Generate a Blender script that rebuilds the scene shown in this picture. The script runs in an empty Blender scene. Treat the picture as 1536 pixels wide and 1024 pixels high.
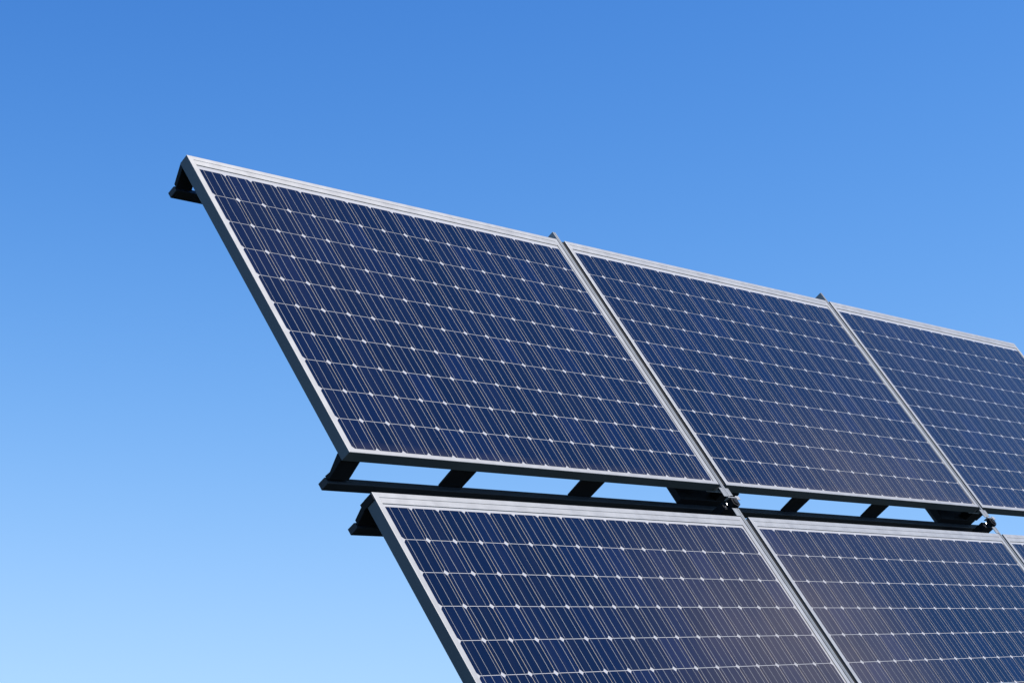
import bpy, bmesh, math, random
from mathutils import Matrix, Vector

random.seed(7)
sc = bpy.context.scene
col = sc.collection

# ------------------------------------------------------------------ geometry of the array
# camera frame: x right, y down, z forward. Array axes: U along the rows, V down the slope, W into depth
F_PX = 2950.04
U = Vector((0.6474486, 0.1044032, 0.7549240)).normalized()
V = Vector((0.4603694, 0.7358372, -0.4965921)).normalized()
Wd = Vector((-0.6073469, 0.6690618, 0.4283527)).normalized()
T0 = Vector((-1.3815076, -0.7921405, 8.3528899))
PITCH, ROLL = math.radians(17), math.radians(1)
UP = Vector((math.sin(ROLL) * math.cos(PITCH), -math.cos(ROLL) * math.cos(PITCH), math.sin(PITCH)))
FW = Vector((0, 0, 1)); FW = (FW - UP * FW.dot(UP)).normalized()
RT = FW.cross(UP).normalized()
if RT.x < 0: RT = -RT
C2W = Matrix((RT, FW, UP))                        # camera axes -> world (x right, y ahead, z up)
EYE = Vector((0, 0, 1.6))

def w3(c): return C2W @ c
aU, aV, aN = w3(U), w3(V), -w3(Wd)
ORG = EYE + w3(T0)
ARR = Matrix(((aU.x, -aV.x, aN.x, ORG.x), (aU.y, -aV.y, aN.y, ORG.y), (aU.z, -aV.z, aN.z, ORG.z), (0, 0, 0, 1)))

# ------------------------------------------------------------------ materials
def mat(name):
    m = bpy.data.materials.new(name); m.use_nodes = True
    nt = m.node_tree; b = nt.nodes['Principled BSDF']
    return m, nt, b

def noisy(name, c1, c2, scale, rough, metal=0.0, spec=0.5, bump=0.0, stretch=(1, 1, 1), rvar=0.1):
    m, nt, b = mat(name); N = nt.nodes; L = nt.links
    tc = N.new('ShaderNodeTexCoord'); mp = N.new('ShaderNodeMapping'); mp.inputs['Scale'].default_value = stretch
    L.new(tc.outputs['Object'], mp.inputs['Vector'])
    n = N.new('ShaderNodeTexNoise'); n.inputs['Scale'].default_value = scale; n.inputs['Detail'].default_value = 6
    L.new(mp.outputs['Vector'], n.inputs['Vector'])
    r = N.new('ShaderNodeValToRGB'); r.color_ramp.elements[0].position = .3; r.color_ramp.elements[1].position = .7
    r.color_ramp.elements[0].color = (*c1, 1); r.color_ramp.elements[1].color = (*c2, 1)
    L.new(n.outputs['Fac'], r.inputs['Fac']); L.new(r.outputs['Color'], b.inputs['Base Color'])
    mr = N.new('ShaderNodeMapRange'); mr.inputs['To Min'].default_value = rough - rvar; mr.inputs['To Max'].default_value = rough + rvar
    L.new(n.outputs['Fac'], mr.inputs['Value']); L.new(mr.outputs['Result'], b.inputs['Roughness'])
    b.inputs['Metallic'].default_value = metal; b.inputs['Specular IOR Level'].default_value = spec
    if bump:
        bp = N.new('ShaderNodeBump'); bp.inputs['Strength'].default_value = bump; bp.inputs['Distance'].default_value = .002
        L.new(n.outputs['Fac'], bp.inputs['Height']); L.new(bp.outputs['Normal'], b.inputs['Normal'])
    return m

M_ALU = noisy('anodised_aluminium', (.395, .375, .345), (.465, .445, .415), 14, .45, .15, .5, .05, (1, 1, 1), .06)
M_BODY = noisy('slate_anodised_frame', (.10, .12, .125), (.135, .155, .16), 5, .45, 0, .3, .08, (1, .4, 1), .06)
M_RAIL = noisy('mill_aluminium', (.25, .25, .24), (.34, .34, .325), 25, .5, .15, .5, .05, (1, .3, 1), .08)
M_DARK = noisy('dark_painted_steel', (.017, .019, .023), (.028, .031, .037), 9, .5, 0, .4, .1)
M_BLACK = noisy('black_cast_steel', (.006, .006, .007), (.013, .013, .014), 16, .6, 0, .2, .15)
M_BOLT = noisy('zinc_bolt', (.5, .5, .5), (.65, .65, .65), 60, .3, .8)
M_POST = noisy('galvanised_steel', (.28, .29, .30), (.38, .39, .40), 6, .5, .5, .5, .1)

ARR_INV = ARR.inverted()
def sheen_and_dust(nt, L, N, base_socket, b, sheen_dust_scale=1.0, coat=1.0, rough=.13):
    """painted sheen in pale tan patches, plus dust and wash marks, in array coordinates"""
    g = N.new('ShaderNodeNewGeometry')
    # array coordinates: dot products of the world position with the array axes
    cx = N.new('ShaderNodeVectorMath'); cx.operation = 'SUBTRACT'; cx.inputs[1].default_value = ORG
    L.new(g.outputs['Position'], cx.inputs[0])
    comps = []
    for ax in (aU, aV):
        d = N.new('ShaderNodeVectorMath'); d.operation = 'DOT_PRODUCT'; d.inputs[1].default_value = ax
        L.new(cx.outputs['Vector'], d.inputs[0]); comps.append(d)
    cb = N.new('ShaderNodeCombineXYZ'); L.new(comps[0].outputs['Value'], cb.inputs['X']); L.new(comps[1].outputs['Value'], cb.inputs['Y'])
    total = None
    for (cu, cv, ru, rv, amt) in SHEEN:
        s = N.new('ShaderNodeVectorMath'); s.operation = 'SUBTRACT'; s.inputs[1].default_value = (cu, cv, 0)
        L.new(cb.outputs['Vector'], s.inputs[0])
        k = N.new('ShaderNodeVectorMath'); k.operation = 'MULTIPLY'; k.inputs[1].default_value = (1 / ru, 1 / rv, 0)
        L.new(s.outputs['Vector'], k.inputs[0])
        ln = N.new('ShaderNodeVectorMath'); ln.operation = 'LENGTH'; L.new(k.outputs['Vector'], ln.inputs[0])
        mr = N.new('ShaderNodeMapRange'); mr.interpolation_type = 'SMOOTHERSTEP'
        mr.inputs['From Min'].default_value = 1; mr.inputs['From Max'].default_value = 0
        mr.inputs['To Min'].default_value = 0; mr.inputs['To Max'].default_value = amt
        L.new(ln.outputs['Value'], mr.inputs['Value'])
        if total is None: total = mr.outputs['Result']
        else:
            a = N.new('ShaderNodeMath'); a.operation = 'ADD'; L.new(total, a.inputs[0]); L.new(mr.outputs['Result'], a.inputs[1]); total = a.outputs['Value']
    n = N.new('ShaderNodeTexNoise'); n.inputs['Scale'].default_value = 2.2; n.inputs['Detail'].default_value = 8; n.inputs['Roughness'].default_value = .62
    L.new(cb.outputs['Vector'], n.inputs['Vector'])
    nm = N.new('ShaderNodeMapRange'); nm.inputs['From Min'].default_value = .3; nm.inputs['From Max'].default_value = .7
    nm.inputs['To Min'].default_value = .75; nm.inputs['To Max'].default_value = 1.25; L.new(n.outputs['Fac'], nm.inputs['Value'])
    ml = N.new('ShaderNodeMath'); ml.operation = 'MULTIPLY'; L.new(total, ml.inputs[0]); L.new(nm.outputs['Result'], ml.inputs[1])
    # fine specks
    v = N.new('ShaderNodeTexNoise'); v.inputs['Scale'].default_value = 160; v.inputs['Detail'].default_value = 3
    L.new(cb.outputs['Vector'], v.inputs['Vector'])
    vm = N.new('ShaderNodeMapRange'); vm.inputs['From Min'].default_value = .68; vm.inputs['From Max'].default_value = .8
    vm.inputs['To Min'].default_value = 0; vm.inputs['To Max'].default_value = .18; L.new(v.outputs['Fac'], vm.inputs['Value'])
    ad = N.new('ShaderNodeMath'); ad.operation = 'ADD'; ad.use_clamp = True
    L.new(ml.outputs['Value'], ad.inputs[0]); L.new(vm.outputs['Result'], ad.inputs[1])
    # faint vertical wash marks left by rain, denser towards the lower frame edge
    sm = N.new('ShaderNodeMapping'); sm.inputs['Scale'].default_value = (26, 1.1, 1); L.new(cb.outputs['Vector'], sm.inputs['Vector'])
    st = N.new('ShaderNodeTexNoise'); st.inputs['Scale'].default_value = 1; st.inputs['Detail'].default_value = 5; L.new(sm.outputs['Vector'], st.inputs['Vector'])
    s2 = N.new('ShaderNodeMapRange'); s2.inputs['From Min'].default_value = .48; s2.inputs['From Max'].default_value = .75
    s2.inputs['To Min'].default_value = 0; s2.inputs['To Max'].default_value = .018; L.new(st.outputs['Fac'], s2.inputs['Value'])
    oc = N.new('ShaderNodeTexCoord'); os_ = N.new('ShaderNodeSeparateXYZ'); L.new(oc.outputs['Object'], os_.inputs[0])
    s3 = N.new('ShaderNodeMapRange'); s3.inputs['From Min'].default_value = -1.58; s3.inputs['From Max'].default_value = -1.635
    s3.inputs['To Min'].default_value = 0; s3.inputs['To Max'].default_value = .07; L.new(os_.outputs['Y'], s3.inputs['Value'])
    for sk_ in (s2, s3):
        a2 = N.new('ShaderNodeMath'); a2.operation = 'ADD'; a2.use_clamp = True
        L.new(ad.outputs['Value'], a2.inputs[0]); L.new(sk_.outputs['Result'], a2.inputs[1]); ad = a2
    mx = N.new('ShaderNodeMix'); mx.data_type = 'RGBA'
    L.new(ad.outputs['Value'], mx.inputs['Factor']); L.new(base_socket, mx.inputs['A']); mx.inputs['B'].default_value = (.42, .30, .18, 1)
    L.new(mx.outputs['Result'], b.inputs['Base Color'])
    b.inputs['Roughness'].default_value = .6
    b.inputs['Specular IOR Level'].default_value = 0
    b.inputs['Coat Weight'].default_value = coat
    b.inputs['Coat IOR'].default_value = 1.39
    b.inputs['Coat Roughness'].default_value = rough

# warm sheen painted into the colour: (u, v, radius u, radius v, amount)
SHEEN = [(2.35, 2.8, 1.7, 1.45, .150), (4.1, 1.6, 1.7, .95, .085), (2.9, 2.35, 1.0, .7, .045), (6.6, .9, 3.6, 2.4, .018), (.4, .4, .9, .9, .010)]

def cell_mat():
    m, nt, b = mat('monocrystalline_cell'); N = nt.nodes; L = nt.links
    at = N.new('ShaderNodeAttribute'); at.attribute_name = 'tone'; at.attribute_type = 'GEOMETRY'
    r = N.new('ShaderNodeValToRGB')
    r.color_ramp.elements[0].color = (.0010, .0036, .023, 1); r.color_ramp.elements[1].color = (.0022, .0068, .041, 1)
    L.new(at.outputs['Fac'], r.inputs['Fac'])
    sheen_and_dust(nt, L, N, r.outputs['Color'], b)
    return m
def pale_mat(name, c):
    m, nt, b = mat(name); N = nt.nodes; L = nt.links
    r = N.new('ShaderNodeRGB'); r.outputs[0].default_value = (*c, 1)
    sheen_and_dust(nt, L, N, r.outputs[0], b)
    return m
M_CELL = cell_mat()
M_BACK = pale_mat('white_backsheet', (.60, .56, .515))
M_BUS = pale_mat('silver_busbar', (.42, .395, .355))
M_WARM = pale_mat('glare_strip', (.56, .46, .31))

# ------------------------------------------------------------------ helpers
def tag(o, label=None, cat=None, group=None, kind=None):
    if label: o['label'] = label
    if cat: o['category'] = cat
    if group: o['group'] = group
    if kind: o['kind'] = kind
    return o

def empty(name, u, v, W=0.0):
    o = bpy.data.objects.new(name, None); col.objects.link(o); o.empty_display_size = .1
    o.matrix_world = ARR @ Matrix.Translation((u, -v, -W))
    return o

def link(name, bm, mats, parent=None, bevel=0.0, smooth=False):
    me = bpy.data.meshes.new(name)
    bmesh.ops.recalc_face_normals(bm, faces=bm.faces[:])
    bm.to_mesh(me); bm.free()
    for m in (mats if isinstance(mats, (list, tuple)) else [mats]): me.materials.append(m)
    if smooth:
        for p in me.polygons: p.use_smooth = True
    o = bpy.data.objects.new(name, me); col.objects.link(o)
    if parent: o.parent = parent
    if bevel:
        bv = o.modifiers.new('bevel', 'BEVEL'); bv.width = bevel; bv.segments = 2; bv.limit_method = 'ANGLE'; bv.angle_limit = math.radians(35)
    return o

def box(bm, u0, u1, v0, v1, W0, W1, mi=0):
    """box in thing-local array coordinates (u, v down, W back)"""
    vs = [bm.verts.new((u, -v, -W)) for u in (u0, u1) for v in (v0, v1) for W in (W0, W1)]
    for idx in ((0, 1, 3, 2), (4, 6, 7, 5), (0, 4, 5, 1), (2, 3, 7, 6), (0, 2, 6, 4), (1, 5, 7, 3)):
        f = bm.faces.new([vs[i] for i in idx]); f.material_index = mi
    return vs

def prism_u(bm, u0, u1, pts, mi=0):
    """polygon of (v, W) points swept along u"""
    a = [bm.verts.new((u0, -v, -W)) for v, W in pts]; b = [bm.verts.new((u1, -v, -W)) for v, W in pts]
    n = len(pts)
    bm.faces.new(a).material_index = mi; bm.faces.new(b[::-1]).material_index = mi
    for i in range(n):
        bm.faces.new((a[i], b[i], b[(i + 1) % n], a[(i + 1) % n])).material_index = mi

def cyl(bm, c, axis, r, h, n=12, mi=0):
    """cylinder centred at local blender coords c, along axis"""
    ax = Vector(axis).normalized(); q = ax.to_track_quat('Z', 'Y').to_matrix().to_4x4()
    g = bmesh.ops.create_cone(bm, cap_ends=True, segments=n, radius1=r, radius2=r, depth=h, matrix=Matrix.Translation(c) @ q)
    return g

# ------------------------------------------------------------------ solar panels
H = 1.65
def frame_ring(bm, w, h, lips, prof):
    """mitred frame; prof = list of (s, W): s fraction of the lip width inward (or absolute metres when > 1: value-10), W depth"""
    rings = []
    for (s, W) in prof:
        if s >= 9: dl = dr = dt = db = s - 10
        else: dl, dr, dt, db = [s * x for x in lips]
        rings.append([bm.verts.new(p) for p in ((dl, -dt, -W), (w - dr, -dt, -W), (w - dr, -(h - db), -W), (dl, -(h - db), -W))])
    for a, b in zip(rings, rings[1:]):
        for i in range(4):
            j = (i + 1) % 4
            bm.faces.new((a[i], a[j], b[j], b[i]))

def cell_layout(w, first, pitch, c0, c1):
    """column edges in module-local u"""
    e = [c0, first]
    while e[-1] + pitch < c1 - .02: e.append(e[-1] + pitch)
    e.append(c1)
    return e

def laminate(bm, tone, w, edges, pitch, r0, r1, rng, bus=1.0):
    G = .0033                       # gap between cells
    # backsheet with the margin
    def quad(pts, W, mi, t=0.5):
        f = bm.faces.new([bm.verts.new((x, -y, -W)) for x, y in pts]); f.material_index = mi
        for l in f.loops: l[tone] = (t, t, t, 1)
        return f
    quad([(.006, .006), (w - .006, .006), (w - .006, H - .006), (.006, H - .006)], .0045, 1)
    quad([(.006, .006), (w - .006, .006), (w - .006, H - .006), (.006, H - .006)], .0105, 1)
    rows = 10; rp = (r1 - r0) / rows
    for i in range(len(edges) - 1):
        x0, x1 = edges[i], edges[i + 1]
        full = (x1 - x0) > .8 * pitch
        for k in range(rows):
            y0, y1 = r0 + k * rp, r0 + (k + 1) * rp
            a0 = x0 + (G / 2 if i else 0); a1 = x1 - (G / 2 if i < len(edges) - 2 else 0)
            b0 = y0 + (G / 2 if k else 0); b1 = y1 - (G / 2 if k < rows - 1 else 0)
            c = .0110 + rng.uniform(-.001, .001)
            cl = 0 if (i == 0 and k == 0) else c
            cr = c if full else c * .35
            if x1 - x0 < .03: cr = cl = 0
            pts = [(a0 + cl, b0), (a1 - cr, b0), (a1, b0 + cr), (a1, b1 - cr), (a1 - cr, b1), (a0 + c, b1), (a0, b1 - c), (a0, b0 + cl)]
            if cl == 0: pts = pts[:7] if pts[7] != pts[0] else pts[:7]; 
            if cl == 0: pts = [(a0, b0)] + pts[1:]
            t = min(1, max(0, rng.gauss(.5, .28)))
            quad(pts, .0038, 0, t)
            # three busbars, drawn down the cell with the slight waviness of soldered ribbon
            for fr in (.14, .46, .80):
                x = x0 + fr * pitch + rng.uniform(-.0012, .0012)
                if x > a1 - .006: continue
                hw = .00108 * bus * rng.uniform(.75, 1.15)
                n = 4; prev = None
                amp = rng.uniform(-.0035, .0035) if rng.random() < .3 else rng.uniform(-.001, .001)
                ys = [b0 + .001 + (b1 - b0 - .002) * j / n for j in range(n + 1)]
                xs = [x + amp * math.sin(math.pi * j / n) + rng.uniform(-.0004, .0004) for j in range(n + 1)]
                for j in range(n):
                    quad([(xs[j] - hw, ys[j]), (xs[j] + hw, ys[j]), (xs[j + 1] + hw, ys[j + 1]), (xs[j + 1] - hw, ys[j + 1])], .0034, 2)
        # strip down each cell boundary, warm glare on the backsheet gap painted in
        if i:
            for k in range(rows):
                y0, y1 = r0 + k * rp + .016, r0 + (k + 1) * rp - .016
                hw = .00105
                off = rng.uniform(-.0006, .0006)
                quad([(x0 + off - hw, y0), (x0 + off + hw, y0), (x0 + off + hw, y1), (x0 + off - hw, y1)], .0034, 3)
            
def solar_panel(u0, v0, w, label, first, pitch, c0, c1, r0, r1, seed, end_cap=False, bus=1.0):
    root = empty('solar_panel', u0, v0)
    tag(root, label, 'solar panel', 'solar panels of the array')
    bm = bmesh.new()
    lips = (.027, .027, .0235, .0175)
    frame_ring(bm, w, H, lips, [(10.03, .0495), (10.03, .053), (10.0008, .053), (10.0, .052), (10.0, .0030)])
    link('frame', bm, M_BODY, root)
    bm = bmesh.new()
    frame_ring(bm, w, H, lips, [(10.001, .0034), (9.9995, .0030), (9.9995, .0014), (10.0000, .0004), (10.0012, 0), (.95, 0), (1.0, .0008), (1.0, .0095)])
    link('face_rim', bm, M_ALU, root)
    bm = bmesh.new()
    g = .0010
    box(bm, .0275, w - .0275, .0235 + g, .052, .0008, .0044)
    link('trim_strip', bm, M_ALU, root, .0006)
    bm = bmesh.new(); tone = bm.loops.layers.color.new('tone')
    rng = random.Random(seed)
    laminate(bm, tone, w, cell_layout(w, first, pitch, c0, c1), pitch, r0, r1, rng, bus)
    for f in bm.faces: f.normal_update()
    me = bpy.data.meshes.new('cell_sheet')
    for f in bm.faces:
        if f.normal.z < 0: f.normal_flip()
    bm.to_mesh(me); bm.free()
    for m in (M_CELL, M_BACK, M_BUS, M_WARM): me.materials.append(m)
    o = bpy.data.objects.new('cell_sheet', me); col.objects.link(o); o.parent = root
    if end_cap:
        bm = bmesh.new()
        box(bm, -.004, -.0005, .003, .034, .004, .075)
        box(bm, .0, .03, .003, .034, .0535, .075)
        link('end_cap', bm, M_BLACK, root, .001)
    return root

T2 = 1.8487
B0, B1, C0, C1 = 2.558, 5.149, 5.195, 7.728
A1 = 2.4912
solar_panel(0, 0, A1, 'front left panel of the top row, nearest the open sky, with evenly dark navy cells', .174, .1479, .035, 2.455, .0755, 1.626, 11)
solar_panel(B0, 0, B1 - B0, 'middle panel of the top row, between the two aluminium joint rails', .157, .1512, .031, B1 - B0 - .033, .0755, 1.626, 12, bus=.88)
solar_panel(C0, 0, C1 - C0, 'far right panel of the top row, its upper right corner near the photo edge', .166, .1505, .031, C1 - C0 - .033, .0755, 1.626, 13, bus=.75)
solar_panel(0, T2, A1, 'lower left panel under the gap, with a pale painted sheen on its right part', .174, .1520, .035, 2.449, .0665, 1.622, 14, True)
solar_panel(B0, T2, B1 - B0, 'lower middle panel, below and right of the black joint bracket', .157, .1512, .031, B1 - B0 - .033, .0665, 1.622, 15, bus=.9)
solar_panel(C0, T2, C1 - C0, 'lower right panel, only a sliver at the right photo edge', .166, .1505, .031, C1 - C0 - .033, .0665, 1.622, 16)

# ------------------------------------------------------------------ joint rails between the columns
def joint_rail(g0, g1, v0, v1, label, head, foot):
    root = empty('joint_rail', g0, v0)
    tag(root, label, 'mounting rail', 'aluminium rails in the joints between panels')
    w = g1 - g0; L = v1 - v0
    a = .0085; b = min(.0320, w * .54)
    bm = bmesh.new()
    mid = (a + b) / 2
    # U-shaped profile with a thin groove down its face
    prof = [(a, .050), (a, .0012), (a + .001, .0004), (mid - .0022, .0004), (mid - .0016, .005), (mid + .0004, .005), (mid + .001, .0004), (b - .001, .0004), (b, .0012), (b, .050)]
    def sweep(y0, y1, deep):
        pf = [(u, deep if W == .050 else W) for u, W in prof]
        top = [bm.verts.new((u, -y0, -W)) for u, W in pf]; bot = [bm.verts.new((u, -y1, -W)) for u, W in pf]
        for i in range(len(pf)):
            j = (i + 1) % len(pf); bm.faces.new((top[i], top[j], bot[j], bot[i]))
        bm.faces.new(top[::-1]); bm.faces.new(bot)
    y0 = .056 if head else 0; y1 = L - .074 if foot else L
    sweep(y0, y1, .050)
    if head: sweep(0, y0, .0085)
    if foot: sweep(y1, L, .0085)
    link('rail_profile', bm, M_RAIL, root)
    bm = bmesh.new()
    box(bm, .0006, a - .0003, .058 if head else .058, L - .078 if foot else L, .0022, .020)
    box(bm, b + .0004, w - .0008, .058, L - .078 if foot else L, .0075, .022)
    link('gap_shade', bm, M_BLACK, root)  # black strips set in the gaps to stand in for their deep shade
    bm = bmesh.new()
    box(bm, -.04, w + .04, .06 if not head else .07, L - .07, .0535, .0585)
    link('base_flange', bm, M_RAIL, root, .0008)
    if foot:      # light clamp wings showing under the panel edges, then the black end bracket
        e = L
        for (x0, x1, y0, y1) in ((a - .028, a - .001, e - .052, e + .002), (b + .001, b + .026, e - .050, e - .004)):
            bm = bmesh.new(); box(bm, x0, x1, y0, y1, .0008, .004); link('clamp_wing', bm, M_RAIL, root, .0006)
        bm = bmesh.new()
        box(bm, .012, .085, e + .002, e + .007, .002, .03)
        box(bm, .085, .115, e - .010, e + .012, .006, .010)
        link('end_bracket', bm, M_ALU, root, .0008)
        bm = bmesh.new()
        cyl(bm, (.052, -(e + .030), -.016), (0, 0, 1), .031, .026, 6)
        cyl(bm, (.052, -(e + .030), -.0005), (0, 0, 1), .017, .006, 16)
        box(bm, -.012, .10, e + .010, e + .050, .040, .150)
        link('bolt', bm, M_BLACK, root, .001)
        bm = bmesh.new()
        cyl(bm, (.010, -(e + .026), -.030), (.4, 1, 0), .003, .016, 8)
        cyl(bm, (-.006, -(e + .040), -.038), (0, 0, 1), .0040, .008, 8)
        link('split_pin', bm, M_BOLT, root)
    if head:
        bm = bmesh.new(); box(bm, a - .030, a - .001, .0, .046, .0008, .004); link('clamp_wing', bm, M_RAIL, root, .0006)
    return root

joint_rail(A1, B0, -.055, 1.722, 'pale joint rail between the first and second top panels, ending in the larger black bracket', False, True)
joint_rail(B1, C0, -.069, 1.722, 'pale joint rail between the second and third top panels, further right', False, True)
joint_rail(A1, B0, 1.797, 3.56, 'pale joint rail between the lower left and lower middle panels', True, False)
joint_rail(B1, C0, 1.797, 3.56, 'pale joint rail at the left edge of the lower right panel', True, False)

# ------------------------------------------------------------------ dark rear structure
def rear_beam(v0, v1, W0, W1, label, stubs, upper, uend=C1):
    root = empty('rear_beam', 0, v0, W0)
    tag(root, label, 'support beam', 'dark beams behind the panels')
    bm = bmesh.new()
    hv, hw = v1 - v0, W1 - W0
    prism_u(bm, 0, uend, [(0, .006), (.004, 0), (hv - .003, 0), (hv, .004), (hv, hw), (-.001, hw)])
    link('beam_profile', bm, M_DARK, root, .0012)
    for (a, b) in stubs:
        bm = bmesh.new()
        if upper:   # slanting web from the frame corner back to the beam
            d = W0 - .054
            prism_u(bm, a, b, [(-v0 + rel(.002), -d), (-.004 + 0, -.004), (.020, -.004), (.028 - v0 + rel(.0), -d)])
        else:
            if a == 0:
                prism_u(bm, a, b, [(-.030, .0545 - W0), (.006, .0545 - W0), (.024, -.012), (.014, -.0008), (-.002, -.0008), (.002, -.03)])
            else:
                prism_u(bm, a, b, [(-.004, .0545 - W0), (.008, .0545 - W0), (.009, -.0008), (.001, -.0008)])
        link('standoff', bm, M_BLACK, root, .0015)
    return root

class _Rel:
    base = 0
def rel(x): return _Rel.base + x

P1 = [(.0, .105), (.645, .788), (1.495, 1.657)]
P2 = [(2.70, 2.72), (3.230, 3.379), (4.024, 4.190)]
P3 = [(5.87, 6.015), (6.68, 6.835), (7.52, 7.675)]
rear_beam(1.640, 1.672, .160, .206, 'dark lower beam across the gap under the top row of panels', P1 + [P2[1], P2[2]], False, 5.42)
_Rel.base = 0; STUB0 = .085
rear_beam(.050, .078, .137, .184, 'dark upper beam poking out behind the top left corner of the array', [(.0, STUB0), (.9, .95), (1.8, 1.85), (3.3, 3.35), (4.4, 4.45), (6.2, 6.25), (7.0, 7.05)], True)
_Rel.base = T2; STUB0 = .13
rear_beam(T2 + .034, T2 + .062, .137, .184, 'short-looking dark beam end behind the lower left panel top corner', [(.0, STUB0), (.9, .95), (1.8, 1.85), (3.3, 3.35), (4.4, 4.45), (6.2, 6.25), (7.0, 7.05)], True)
rear_beam(T2 + 1.640, T2 + 1.672, .160, .206, 'dark lower beam under the bottom row of panels', [(a, b) for a, b in P1 + [P2[1], P2[2]] + P3], False)

def girder(u0, v0, label):
    """plate-ended spar behind a joint: the wide dark block seen at the end of each window of the gap"""
    root = empty('spar', u0, v0, .1)
    tag(root, label, 'support spar', 'dark spars behind the panel joints')
    bm = bmesh.new()
    box(bm, .10, .34, .095, 1.40, .022, .058)
    link('spar_profile', bm, M_BLACK, root, .002)
    bm = bmesh.new()
    box(bm, 0, .40, 1.402, 1.650, .021, .0585)
    link('end_plate', bm, M_BLACK, root, .002)
    bm = bmesh.new()
    box(bm, .28, .42, 1.60, 1.6485, -.0405, .0205)
    link('spacer_block', bm, M_BLACK, root, .0015)
    return root
girder(2.318, 0, 'black spar end plate at the lower end of the first top joint')
girder(4.885, 0, 'black spar end plate at the lower end of the second top joint')
girder(2.318, T2, 'black spar behind the joint of the lower left and lower middle panels')
girder(4.885, T2, 'black spar behind the joint of the lower middle and lower right panels')

# ------------------------------------------------------------------ mast that carries the array (behind it)
def world_obj(name, bm, m, parent, bevel=0):
    return link(name, bm, m, parent, bevel)
mast_top = ARR @ Vector((3.85, -2.75, -.50))
root = bpy.data.objects.new('support_mast', None); col.objects.link(root); root.location = (mast_top.x, mast_top.y, 0)
tag(root, 'grey steel mast on a concrete foot carrying the panel array from behind', 'mast')
bpy.context.view_layer.update()
bm = bmesh.new(); cyl(bm, (0, 0, mast_top.z / 2 + .1), (0, 0, 1), .16, mast_top.z - .2, 32); link('post', bm, M_POST, root)
bm = bmesh.new(); bmesh.ops.create_cube(bm, size=1, matrix=Matrix.Translation((0, 0, .1)) @ Matrix.Diagonal((.9, .9, .3, 1))); link('foot', bm, M_POST, root, .01)
Minv = Matrix.Translation(root.location).inverted() @ ARR
bm = bmesh.new(); box(bm, .6, 7.1, 2.67, 2.83, .42, .58); bmesh.ops.transform(bm, matrix=Minv, verts=bm.verts[:]); link('crossbeam', bm, M_POST, root, .008)
for uu in (2.62, 5.20):
    bm = bmesh.new(); box(bm, uu, uu + .12, .5, 3.4, .21, .30); box(bm, uu, uu + .12, 2.68, 2.82, .301, .4195)
    bmesh.ops.transform(bm, matrix=Minv, verts=bm.verts[:]); link('arm', bm, M_DARK, root, .003)

# ------------------------------------------------------------------ ground
bm = bmesh.new(); bmesh.ops.create_grid(bm, x_segments=40, y_segments=40, size=4000)
gr = link('ground', bm, noisy('dark_scrub_ground', (.012, .015, .008), (.035, .034, .020), .8, .9, 0, .1), None)
tag(gr, kind='structure')

# ------------------------------------------------------------------ light
sun_cam = (U * .35 - Wd * .80 - V * .46).normalized()
sd = w3(sun_cam).normalized()
elev = math.asin(sd.z); az = math.atan2(sd.x, sd.y)
print('sun elevation', math.degrees(elev), 'azimuth', math.degrees(az))
SKY_STRENGTH = .10; SUN = 4.3; EXPO = 0.0
wd = bpy.data.worlds.new('World'); sc.world = wd; wd.use_nodes = True
N = wd.node_tree.nodes; L = wd.node_tree.links
bg = N['Background']; bg.inputs['Strength'].default_value = SKY_STRENGTH
sk = N.new('ShaderNodeTexSky'); sk.sky_type = 'NISHITA'; sk.sun_disc = False
sk.sun_elevation = elev; sk.sun_rotation = az
sk.air_density = 1.0; sk.dust_density = .0; sk.ozone_density = 4.0; sk.altitude = 0
# film response of the photograph's deep blue sky: a*x^g / (1 + b*x^g) per channel
def wm(op, a, b):
    n = N.new('ShaderNodeMath'); n.operation = op
    for i, x in enumerate((a, b)):
        if isinstance(x, (int, float)): n.inputs[i].default_value = x
        else: L.new(x, n.inputs[i])
    return n.outputs['Value']
sep = N.new('ShaderNodeSeparateColor'); cmb = N.new('ShaderNodeCombineColor')
L.new(sk.outputs['Color'], sep.inputs['Color'])
for ch, (gm, bb, aa) in zip(('Red', 'Green', 'Blue'), ((3.0, 108.05, 58.5), (2.35, 16.86, 15.49), (2.35, 11.90, 15.57))):
    p = wm('POWER', wm('MULTIPLY', sep.outputs[ch], .1), gm)
    q = wm('DIVIDE', wm('MULTIPLY', p, aa), wm('ADD', wm('MULTIPLY', p, bb), 1.0))
    L.new(wm('MULTIPLY', q, 1 / SKY_STRENGTH), cmb.inputs[ch])
L.new(cmb.outputs['Color'], bg.inputs['Color'])

sl = bpy.data.lights.new('sun', 'SUN'); sl.energy = SUN; sl.angle = math.radians(.53); sl.color = (1, .945, .865)
so = bpy.data.objects.new('sun', sl); col.objects.link(so)
so.rotation_euler = sd.to_track_quat('Z', 'Y').to_euler()

# ------------------------------------------------------------------ camera
cd = bpy.data.cameras.new('camera'); cam = bpy.data.objects.new('camera', cd); col.objects.link(cam)
cd.sensor_width = 36; cd.sensor_fit = 'HORIZONTAL'; cd.lens = F_PX / 1536 * 36; cd.clip_end = 20000
xr, yu, zb = w3(Vector((1, 0, 0))), w3(Vector((0, -1, 0))), w3(Vector((0, 0, -1)))
cam.matrix_world = Matrix(((xr.x, yu.x, zb.x, EYE.x), (xr.y, yu.y, zb.y, EYE.y), (xr.z, yu.z, zb.z, EYE.z), (0, 0, 0, 1)))
sc.camera = cam
sc.view_settings.view_transform = 'Standard'; sc.view_settings.look = 'None'
sc.view_settings.exposure = EXPO; sc.view_settings.gamma = 1
